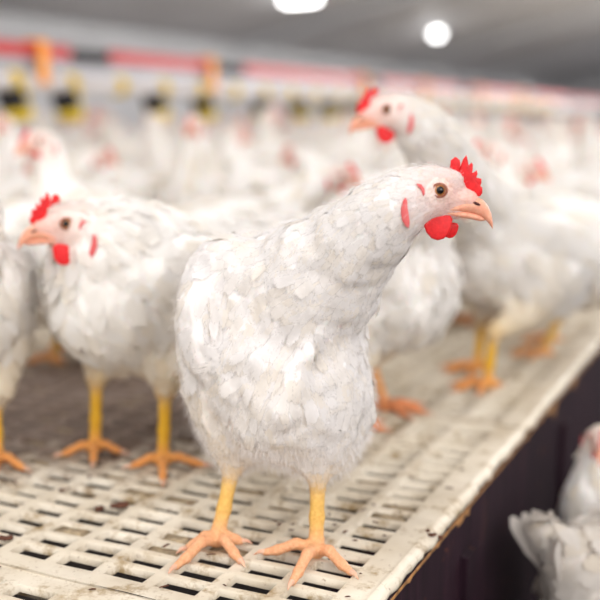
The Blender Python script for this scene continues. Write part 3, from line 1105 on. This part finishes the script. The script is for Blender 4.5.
# ------------------------------------------------------------------ the hen in focus
def world2local(p, o, a):
    R = rot((0, 0, 1), -a); return R @ (np.asarray(p, float) - np.array([o[0], o[1], 0]))


MO = np.array([-.045, 1.12]); MA = math.radians(262)
ml = lambda px, py, Y: world2local(P(px, py, Y), MO, MA)
mg = lambda px, py: world2local(G(px, py), MO, MA)


def toes_px(foot, tips):
    f = mg(*foot); return [tuple((mg(*t) - f)[:2]) + (cz,) for t, cz in [((q[0], q[1]), q[2]) for q in tips]]


Rm = rot((0, 1, 0), -.30)
main_torso = [
    ell(ml(274, 345, 1.165), (.150, .090, .108), Rm, .03, WHITE, (-.8, 0, -.5), .030),
    ell(ml(290, 372, 1.075), (.075, .082, .100), Rm, .03, WHITE, (-.35, 0, -1), .025),
    ell(ml(328, 393, 1.085), (.072, .046, .078), Rm, .02, WHITE, (-.3, .15, -1), .026),
    ell(ml(247, 280, 1.13), (.090, .068, .052), Rm, .03, WHITE, (-.8, -.3, -.4), .028),
    ell(ml(214, 326, 1.12), (.095, .036, .084), Rm @ rot((1, 0, 0), .10), .010, WHITE, (-.7, -.1, -.8), .036),
    ell(ml(227, 372, 1.13), (.085, .047, .078), Rm, .02, (.87, .82, .75), (-.6, 0, -1), .030),
    ell(ml(285, 405, 1.125), (.084, .084, .060), Rm, .03, CREAM, (-.3, 0, -1), .022),
    cone(ml(305, 352, 1.005), ml(282, 410, 1.002), .012, .015, .012, WHITE, (0, -.3, -1), .026),
    cone(ml(282, 410, 1.002), ml(265, 446, 1.020), .015, .007, .010, WHITE, (0, -.3, -1), .022),
    cone(world2local((-.03, 1.24, .25), MO, MA), world2local((-.02, 1.33, .30), MO, MA), .07, .03, .04, WHITE, (-1, 0, .3), .034),
]
fL, fR = (217, 545), (316, 556)
legs = []
for hip, knee, hock, foot, tips in (
        ((240, 412, 1.11), (236, 438, 1.095), (233, 463, 1.085), fL, [(172, 573, .004), (242, 566, .003), (184, 553, .003), (243, 545, .0)]),
        ((322, 418, 1.085), (319, 446, 1.065), (318, 470, 1.050), fR, [(290, 589, .004), (354, 578, .004), (261, 556, .004), (321, 541, 0)])):
    legs.append((ml(*hip), ml(*knee), ml(*hock), mg(*foot), toes_px(foot, tips)))
main = dict(detail=2, both=False, torso=main_torso, head=ml(438, 190, .985), head_yaw=-MA + math.radians(-4), head_pitch=0.0,
            neck_base=ml(292, 305, 1.09), neck_dir=ml(335, 262, 1.05) - ml(292, 305, 1.09), nape=(-.80, 0, -.60), nape_len=.03,
            neck_rs=([0, .3, .6, .85, 1], [.072, .052, .040, .031, .026]), legs=legs, leg_col=(.80, .50, .13), toe_col=(.86, .45, .25),
            tail=(world2local((-.03, 1.29, .285), MO, MA), (-1, 0, .5), .08), white=(.90, .872, .865))
hen_object(hen_meshes(main, 3), (MO[0], MO[1], 0), MA,
           'large sharp white hen stretching its neck right, standing at the front of the slats')

# ------------------------------------------------------------------ second hen, left
def local_hen(o, a, **kw):
    return kw


LO = np.array([-.215, 1.375]); LA = math.radians(232)
ll = lambda px, py, Y: world2local(P(px, py, Y), LO, LA)
lg = lambda px, py: world2local(G(px, py), LO, LA)


def near_hen(o, a, label, head_px, head_Y, head_dir, seed, pitch=.3, z=.02, fat=1.06, legs=None, neck_r=.066, comb='full', head_pitch=0.0, nape_len=.05,
             leg_col=(.84, .49, .03), toe_col=(.86, .38, .12), tail_up=0.0, detail=1, head_scale=1.0, **kw):
    hd = world2local(P(head_px[0], head_px[1], head_Y), o, a)
    sp = dict(detail=detail, torso=std_torso(pitch, z, fat, tail_up), tail=tail_of(pitch, z, tail_up), head=hd, head_yaw=math.radians(head_dir) - a,
              head_pitch=head_pitch, neck_base=(.06, 0, .25 + z), neck_dir=(.04, 0, .05), neck_r=neck_r, nape_len=nape_len,
              legs=legs or std_legs(), leg_col=leg_col, toe_col=toe_col, comb=comb, head_scale=head_scale)
    sp.update(kw)
    return hen_object(hen_meshes(sp, seed), (o[0], o[1], 0), a, label)


legsL = []
for sy, foot, tips in ((-1, (95, 452), [(58, 458, .003), (93, 468, .003), (124, 455, .003), (99, 443, 0)]),
                       (1, (163, 465), [(128, 470, .003), (163, 487, .003), (208, 468, .003), (166, 456, 0)])):
    f = lg(*foot)
    legsL.append(((-.01, f[1] * .95, .19), (f[0] * .5, f[1], .14), (f[0] - .008, f[1], .110), f, [tuple((lg(t[0], t[1]) - f)[:2]) + (t[2],) for t in tips]))
near_hen(LO, LA, 'white hen at left facing left, with yellow legs, beside the large sharp hen', (68, 223), 1.27, 188, 11, legs=legsL, comb='full', nape_len=.05, head_scale=1.10, wattle=.95, head_pitch=.12, z=.03, pitch=.35)

# hen cropped by the left border
o = G(-38, 470)[:2]
near_hen(o + np.array([-.02, .04]), math.radians(285), 'white hen cut by the left border, only breast and one orange foot visible', (-60, 190), 1.3, 200, 12, z=.02)

# tall hen behind to the right
o = G(488, 385)[:2]; RO = o + np.array([.045, .08]); RA = math.radians(207)
fl_ = world2local((*G(487, 388)[:2], 0), RO, RA)
lr = []
for sy in (1, -1):
    f = fl_ if sy == 1 else np.array([.07, -.05, 0.0])
    if sy == -1: f = np.array([fl_[0] - .06, fl_[1] - .11, 0])
    lr.append(((-.01, sy * .055, .18), (.01, sy * .05 * .5 + f[1] * .5, .13), (f[0] - .01, f[1], .10), f, TO))
near_hen(RO, RA, 'tall blurred white hen behind the sharp hen, neck raised, facing left', (386, 110), 1.50, 182, 13, legs=lr, nape_len=.07, neck_r=.062,
         z=.02, pitch=.42, fat=1.0, nape=(-.8, 0, -.6), neck_rs=([0, .4, .75, 1], [.068, .056, .042, .029]))

# hen right behind the main hen (its foot shows at 376, 415)
BO = np.array([.098, 1.53]); BA = math.radians(342)
near_hen(BO, BA, 'white hen half hidden behind the sharp hen, one orange leg showing', (436, 200), 1.42, 350, 14, z=.02, pitch=.1, neck_r=.052,
         head_scale=.8, leg_col=(.82, .42, .16), toe_col=(.84, .32, .14))

# ------------------------------------------------------------------ flock
poses = {}


def flock_pose(key, **kw):
    kw.setdefault('comb', 'small'); kw.setdefault('head_scale', .85); kw.setdefault('wattle', .7)
    d = dict(detail=1 if key == 'shaded' else 0, torso=std_torso(kw.pop('pitch', .25), kw.get('z', 0), kw.pop('fat', 1.05), kw.get('tail_up', 0)), tail=tail_of(.25, kw.get('z', 0), kw.pop('tail_up', 0)),
             neck_base=(.07, 0, .25 + kw.pop('z', 0)), legs=std_legs(kw.pop('l0', .02), kw.pop('l1', -.02)))
    d.update(kw)
    poses[key] = hen_meshes(d, len(poses) + 30)


flock_pose('upright', head=(.13, 0, .455), head_yaw=0, neck_dir=(.03, 0, .06), nape=(-.2, 0, -1), nape_len=.06, pitch=.35)
flock_pose('turned', head=(.105, .045, .425), head_yaw=1.1, neck_dir=(.04, 0, .05), nape=(-.4, 0, -.9), nape_len=.05)
flock_pose('forward', head=(.215, -.01, .36), head_yaw=-.15, neck_dir=(.06, 0, .02), nape=(-.9, 0, -.3), nape_len=.05, pitch=.12, l0=.05, l1=-.03)
flock_pose('pecking', head=(.225, .01, .13), head_yaw=0.1, head_pitch=-.75, neck_dir=(.10, 0, .0), nape=(-.3, 0, .9), nape_len=.05, pitch=-.10)
flock_pose('turned_right', head=(.11, -.05, .40), head_yaw=-1.3, neck_dir=(.04, 0, .05), nape=(-.4, 0, -.9), nape_len=.05, comb='small')
flock_pose('shaded', head=(.215, -.01, .36), head_yaw=-.15, neck_dir=(.06, 0, .02), nape=(-.9, 0, -.3), nape_len=.05, pitch=.05, tail_up=.03, l0=.05, l1=-.03, white=(.70, .65, .60), tail_len=.085, tail_dir=(-.25, 0, 1))  # grey plumage tint stands in for the shade beside the platform
proto_used = {}


def flock(key, loc, ang, label, group, scale=1.0):
    if key not in proto_used:
        o = hen_object(poses[key], loc, ang, label, group)
        proto_used[key] = o
    else:
        o = copy_tree(proto_used[key])
        o.location = tuple(loc); o.rotation_euler = (0, 0, ang); tag(o, label, 'chicken', group)
    o.scale = (scale,) * 3
    return o


GP = 'white hens on the slatted platform'
placed = []
def seg(p, a, f=.17):
    h = np.array([math.cos(a), math.sin(a)]); return np.array([np.asarray(p, float)[:2] + h * t for t in np.linspace(-.20, f, 6)])
def free(q, lim):
    return all(np.min(np.linalg.norm(q[:, None] - w[None], axis=2)) > lim for w in placed)
placed += [seg(MO, MA), seg(LO, LA), seg(RO, RA), seg(BO, BA)]


def at(px, Y, key, deg, label, scale=1.0, z=0.0):
    x = (px - 300) / F * (Y / math.cos(TH) if False else Y * 1.0)
    flock(key, (x, Y, z), math.radians(deg), label, GP, scale)
    placed.append(seg((x, Y), math.radians(deg)))


# hens the photo shows one by one
at(232, 1.95, 'forward', 10, 'blurred white hen whose back fills the gap behind the sharp hen and the left hen')
at(95, 2.05, 'turned', 165, 'blurred white hen with a broad back just behind the left hen')
at(505, 2.30, 'turned_right', 260, 'blurred white hen with a red face behind the tall hen, right of its neck')
at(560, 2.02, 'forward', 195, 'blurred white hen at the right, standing near the platform edge behind the tall hen')
at(205, 2.75, 'upright', 262, 'blurred white hen facing the camera, red face above the broad white backs')
at(22, 1.85, 'pecking', 150, 'blurred white hen behind the left hen, at the left border')
at(335, 2.15, 'pecking', 60, 'blurred white hen head down behind the neck of the sharp hen')
at(430, 2.25, 'forward', 350, 'blurred white hen behind the raised neck of the tall hen')

LF = -2.53
far_label = 'distant blurred white hen in the packed flock around the feeder line'
cand = 0; nf = 0
keys = ['upright', 'turned', 'forward', 'pecking', 'turned_right', 'forward', 'pecking', 'forward']
rr_ = random.Random(5)
while cand < 14000 and nf < 210:
    cand += 1
    Y = 2.0 + 8.5 * rr_.random() ** 1.15; px = rr_.uniform(-60, 690)
    x = (px - 300) / F * Y
    p = np.array([x, Y]); e = p @ T[:2]; d = p @ D[:2]
    if e > EDGE - .10 or e < -6.5 or d > 12: continue
    if abs(e - LF) < .17: continue
    k = rr_.choice(keys)
    if abs(e - LF) < .7 and rr_.random() < .55: k = 'upright'
    ang = rr_.uniform(0, 2 * PI) if rr_.random() < (.12 if k == 'upright' else .25) else math.radians(rr_.uniform(10, 170))
    sg_ = seg(p, ang, .16 if k in ('upright', 'turned', 'turned_right') else .24)
    if not free(sg_, .172): continue
    if np.any(sg_ @ T[:2] > EDGE - .05) or np.any(np.abs(sg_ @ T[:2] - LF) < .12): continue
    flock(k, (x, Y, 0), ang, far_label, 'distant hens of the packed flock', rr_.uniform(.96, 1.10))
    placed.append(sg_); nf += 1
print('flock', nf)

# hens on the litter below the platform
fz = FL
flock('turned', (.535, 1.485, fz), math.radians(188), 'white hen on the lower litter floor at the right border, red face visible', 'white hens on the litter floor', .86)
flock('shaded', (.515, 1.30, fz), math.radians(20), 'white hen with upright tail and plumage greyed for shade, on the litter beside the dark board', 'white hens on the litter floor', 1.0)

# ------------------------------------------------------------------ feeder line
def pipe_at(d, z, e=LF): return W(e, d, z)


DF0, DF1 = 1.4, 17.0
line = empty('feeder_line', W(LF, 3.0, 0)); tag(line, 'long white feed pipe with yellow clips running along the house behind the flock', 'feeder pipe')
o3 = W(LF, 3.0, 0)
mb = MB(); mb.tube([pipe_at(DF0, .598) - o3, pipe_at(DF1, .598) - o3], .030, 20); mb.build('pipe', M['white_pipe'], line, True)
dcl = 2.86
k = 0
pan_ds = []
while dcl < 12:
    mb = MB()
    c = pipe_at(dcl, .600) - o3
    ring = [c + .036 * (math.cos(a) * T + math.sin(a) * np.array([0, 0, 1])) for a in np.linspace(0, 2 * PI, 17)]
    for s_ in (-.018, 0, .018): mb.tube([q + D * s_ for q in ring], .0075, 6, cap=False, up=D)
    mb.build('clip', M['yellow'], line, True)
    pan_ds.append(dcl); dcl += .32; k += 1
def d_of(px):
    u = (px - 300) / F; s_ = LF / (.901 * u - .434); return (.434 * u + .901) * s_


for i, dd in enumerate([d_of(q) for q in (-28, 22, 74, 160, 207, 264, 300, 330, 352, 372, 392, 408)]):
    base = W(LF, dd, .455)
    pan = empty('feeder_cup', base, ROTD)
    tag(pan, 'small yellow feeder cup with a dark opening, hanging from the white feed pipe', 'feeder', 'yellow feeder cups under the feed pipe')
    # local x runs along the house; the cup hangs at +x, its dark mouth opens at -x
    mb = MB(); prof = [(.010, 0), (.040, .004), (.052, .020), (.056, .044), (.052, .044), (.046, .022), (.036, .009), (.010, .006)]
    mb.lathe(prof, (0, 0, 0), 20)
    mb.tube([(.040, 0, .02), (.050, 0, .06), (.046, 0, .105), (.03, 0, .125)], [.020, .021, .020, .016], 12, True, 1.0)
    mb.build('cup', M['yellow'], pan, True)
    mb = MB(); mb.tube([(-.045, 0, .118), (-.030, 0, .085), (-.006, 0, .045), (.0, 0, .02)], [.046, .050, .044, .030], 14); mb.build('mouth', M['dark'], pan, True)
segs = [(1.4, 3.19), (3.45, 4.27), (4.58, 6.20), (6.5, 8.3), (8.6, 10.6), (10.9, 13.2), (13.5, 16.5)]
for a, b_ in segs:
    mb = MB(); mb.box(W(LF, (a + b_) / 2, .715), b_ - a, .03, .052, D, T, bev=.006)
    tag(mb.build('guard_rail', M['red']), 'red plastic rail segment above the white feed pipe', 'rail', 'red rail segments above the feed pipe')
for k, (s0, s1) in enumerate(zip(segs[:-1], segs[1:])):
    mb = MB(); mb.box(W(LF, (s0[1] + s1[0]) / 2, .705), s1[0] - s0[1] - .06, .05, .05, D, T, bev=.008)
    tag(mb.build('rail_joint', M['dark']), 'dark joint block between two red rail segments', 'joint', 'joint blocks between the red rails')
mb = MB(); mb.box(W(LF + .0, (DF0 + DF1) / 2, .657), DF1 - DF0, .02, .055, D, T, bev=.004)
cb = mb.build('carrier_bar', M['steel'], line); cb.location = tuple(-o3); cb['label'] = 'grey metal carrier bar above the pipe'
for dd in (3.0, 4.22, 6.17, 7.4, 8.9, 10.4):
    mb = MB()
    mb.box(W(LF + .034, dd, .668), .058, .012, .150, D, T, bev=.004)
    mb.box(W(LF + .0, dd, .747), .058, .070, .012, D, T, bev=.004)
    tag(mb.build('hanger_bracket', M['orange']), 'orange hanger strap holding the red rail to the feed pipe', 'bracket', 'orange hanger straps on the feeder line')
for dd in (1.8, 5.0, 9.4, 13.6):
    mb = MB(); mb.tube([W(LF - .05, dd, -.0), W(LF - .05, dd, .74)], .014, 10)
    mb.box(W(LF - .05, dd, .004), .07, .07, .008, D, T)
    mb.box(W(LF - .02, dd, .655), .03, .06, .03, D, T)
    tag(mb.build('feeder_post', M['steel'], None, True), 'thin grey steel post carrying the feeder line on the platform', 'post', 'steel posts under the feeder line')

# ------------------------------------------------------------------ ceiling lamps
def lamp(e, d, z, ln, lab, power=7):
    root = empty('ceiling_lamp', W(e, d, z)); tag(root, lab, 'lamp', 'lamps under the barn ceiling')
    mb = MB(); mb.box((0, 0, .07), ln + .08, .16, .05, T, D, bev=.01)
    for s_ in (-.3, .3): mb.tube([T * ln * s_ + (0, 0, .09), T * ln * s_ + (0, 0, .3)], .008, 6)
    mb.build('housing', M['beam'], root)
    if power:
        l = bpy.data.lights.new('lamp_light', 'POINT'); l.energy = power; l.shadow_soft_size = .12; l.color = (1, .99, .98)
        lo_ = bpy.data.objects.new('lamp_light', l); C.objects.link(lo_); lo_.parent = root; lo_.location = (0, 0, -.3)
    mb = MB(); mb.tube([-T * ln / 2, -T * ln / 2 + T * .02, T * ln / 2 - T * .02, T * ln / 2], [.03, .055, .055, .03], 14); mb.build('tube', M['lamp'], root, True)


lamp(-6.6, 13.7, 2.19, .55, 'bright white ceiling lamp cut by the top border')
lamp(-6.6, 20.1, 2.15, .18, 'small round bright lamp under the grey ceiling')
for dd in (5, 12, 19, 27, 35):  # row added out of view to light the far ceiling
    lamp(1.5, dd, 2.25, .5, 'added unseen lamp right of the platform, brightening the ceiling', 160 if dd < 10 else 380)
c0 = W(-8.6, 36.2, 1.24)
root = empty('wall_lamp', c0); tag(root, 'faint round lamp far away, low above the flock', 'lamp')
mb = MB(); mb.tube([(0, 0, 0), D * .12], [.34, .30], 24); mb.build('housing', M['steel'], root, True)
mb = MB(); mb.tube([-D * .03, D * .0], [.26, .30], 24); mb.build('tube', M['lamp_dim'], root, True)
mb = MB(); mb.tube([(0, 0, -.3), (0, 0, -1.76)], .04, 8); mb.build('pole', M['steel'], root, True)

# ------------------------------------------------------------------ droppings and chaff on the slats
def lump(px, py, size, n, seed, label):
    r = np.random.default_rng(seed); c = G(px, py); V = []; Fc = []
    for i in range(n):
        o = np.array([r.normal(0, size * .7), r.normal(0, size * .5), size * .25])
        v_, f_ = uvsphere(o, np.array([1, .8, .5]) * size * r.uniform(.4, .75), 10, 7, rot((0, 0, 1), r.uniform(0, 3)))
        v_ = [np.array(v) * (1 + .06 * math.sin(900 * v[0] + 700 * v[1] + i)) for v in v_]
        b0 = len(V); V += v_; Fc += [tuple(k + b0 for k in f) for f in f_]
    o = link('dropping', mesh('dropping', V, Fc, M['dung'])); o.location = tuple(c + (0, 0, .0005))
    tag(o, label, 'dropping', 'droppings on the slats')


lump(118, 508, .011, 7, 1, 'large dark brown dropping on the slats in front of the left hen')
lump(62, 491, .006, 5, 2, 'small brown dropping on the slats below the first yellow foot of the left hen')
lump(432, 536, .006, 5, 3, 'small brown dropping near the platform edge, right of the sharp hen')
lump(8, 540, .007, 5, 4, 'dark brown dropping on the slats at the left border')
V = []; Fc = []; r = np.random.default_rng(21)
rim, rim_r, ne, nd = .022, .03, round((1.256 - .022 - .03) / .063), round((PD - .004 - .044) / .0335)
pe_, pd_ = (1.256 - rim - rim_r) / ne, (PD - .004 - 2 * rim) / nd
for ip, ds in enumerate(d_starts[:5]):
    for ie in range(ne):
        for id_ in range(nd):
            e_c = EDGE - 1.256 + rim + (ie + .5) * pe_; d_c = ds + .002 + rim + (id_ + .5) * pd_
            dens = .03 + .35 * max(0, math.sin(e_c * 5 + 1.0) * math.sin(d_c * 4.1 + .6)) + (.25 if e_c < -.75 and d_c > 1.0 else 0)
            if r.random() > dens: continue
            b0 = len(V); nr = 10; zc = -r.uniform(.003, .007)
            V.append(W(e_c + r.uniform(-.01, .01), d_c, zc + .001))
            for k in range(nr):
                a = 2 * PI * k / nr
                ex = max(-1, min(1, 1.35 * math.cos(a))) * pe_ / 2 * r.uniform(.7, .9); dx = max(-1, min(1, 1.35 * math.sin(a))) * pd_ / 2 * .84
                V.append(W(e_c + ex, d_c + dx, zc - r.uniform(0, .002)))
            Fc += [(b0, b0 + 1 + k, b0 + 1 + (k + 1) % nr) for k in range(nr)]
            V.append(W(e_c, d_c, -.014)); Fc += [(b0 + nr + 1, b0 + 1 + (k + 1) % nr, b0 + 1 + k) for k in range(nr)]
tag(link('caked_litter', mesh('caked_litter', V, Fc, M['caked'], True)), 'brown caked litter clogging openings of the white slats', 'litter', kind='stuff')
r = np.random.default_rng(9)
V = []; Fc = []
nfl = 420
for i in range(nfl):
    e = EDGE - .02 - r.random() ** 1.3 * 1.3; d = .55 + r.random() * 1.9
    # chaff rests on the bars only
    fe = ((EDGE - e - .03) / .063) % 1.0
    if r.random() < .8:
        base_e = EDGE - .0; d = d
    c = W(e, d, .0016); L_ = r.uniform(.0015, .006); wd = r.uniform(.0006, .002); a = r.uniform(0, PI)
    x = np.array([math.cos(a), math.sin(a), r.uniform(-.1, .1)]); y = np.array([-x[1], x[0], 0]); z = np.array([0, 0, 1.])
    ln = len(V)
    for sx, sy in ((-1, -1), (1, -1), (1, 1), (-1, 1)):
        V.append(c + x * L_ * sx + y * wd * sy)
    V.append(c + z * .0012)
    Fc += [(ln + 0, ln + 1, ln + 4), (ln + 1, ln + 2, ln + 4), (ln + 2, ln + 3, ln + 4), (ln + 3, ln, ln + 4)]
tag(link('litter_crumbs', mesh('litter_crumbs', V, Fc, M['dung'], False)), 'brown crumbs and chaff scattered over the white slats', 'litter', kind='stuff')
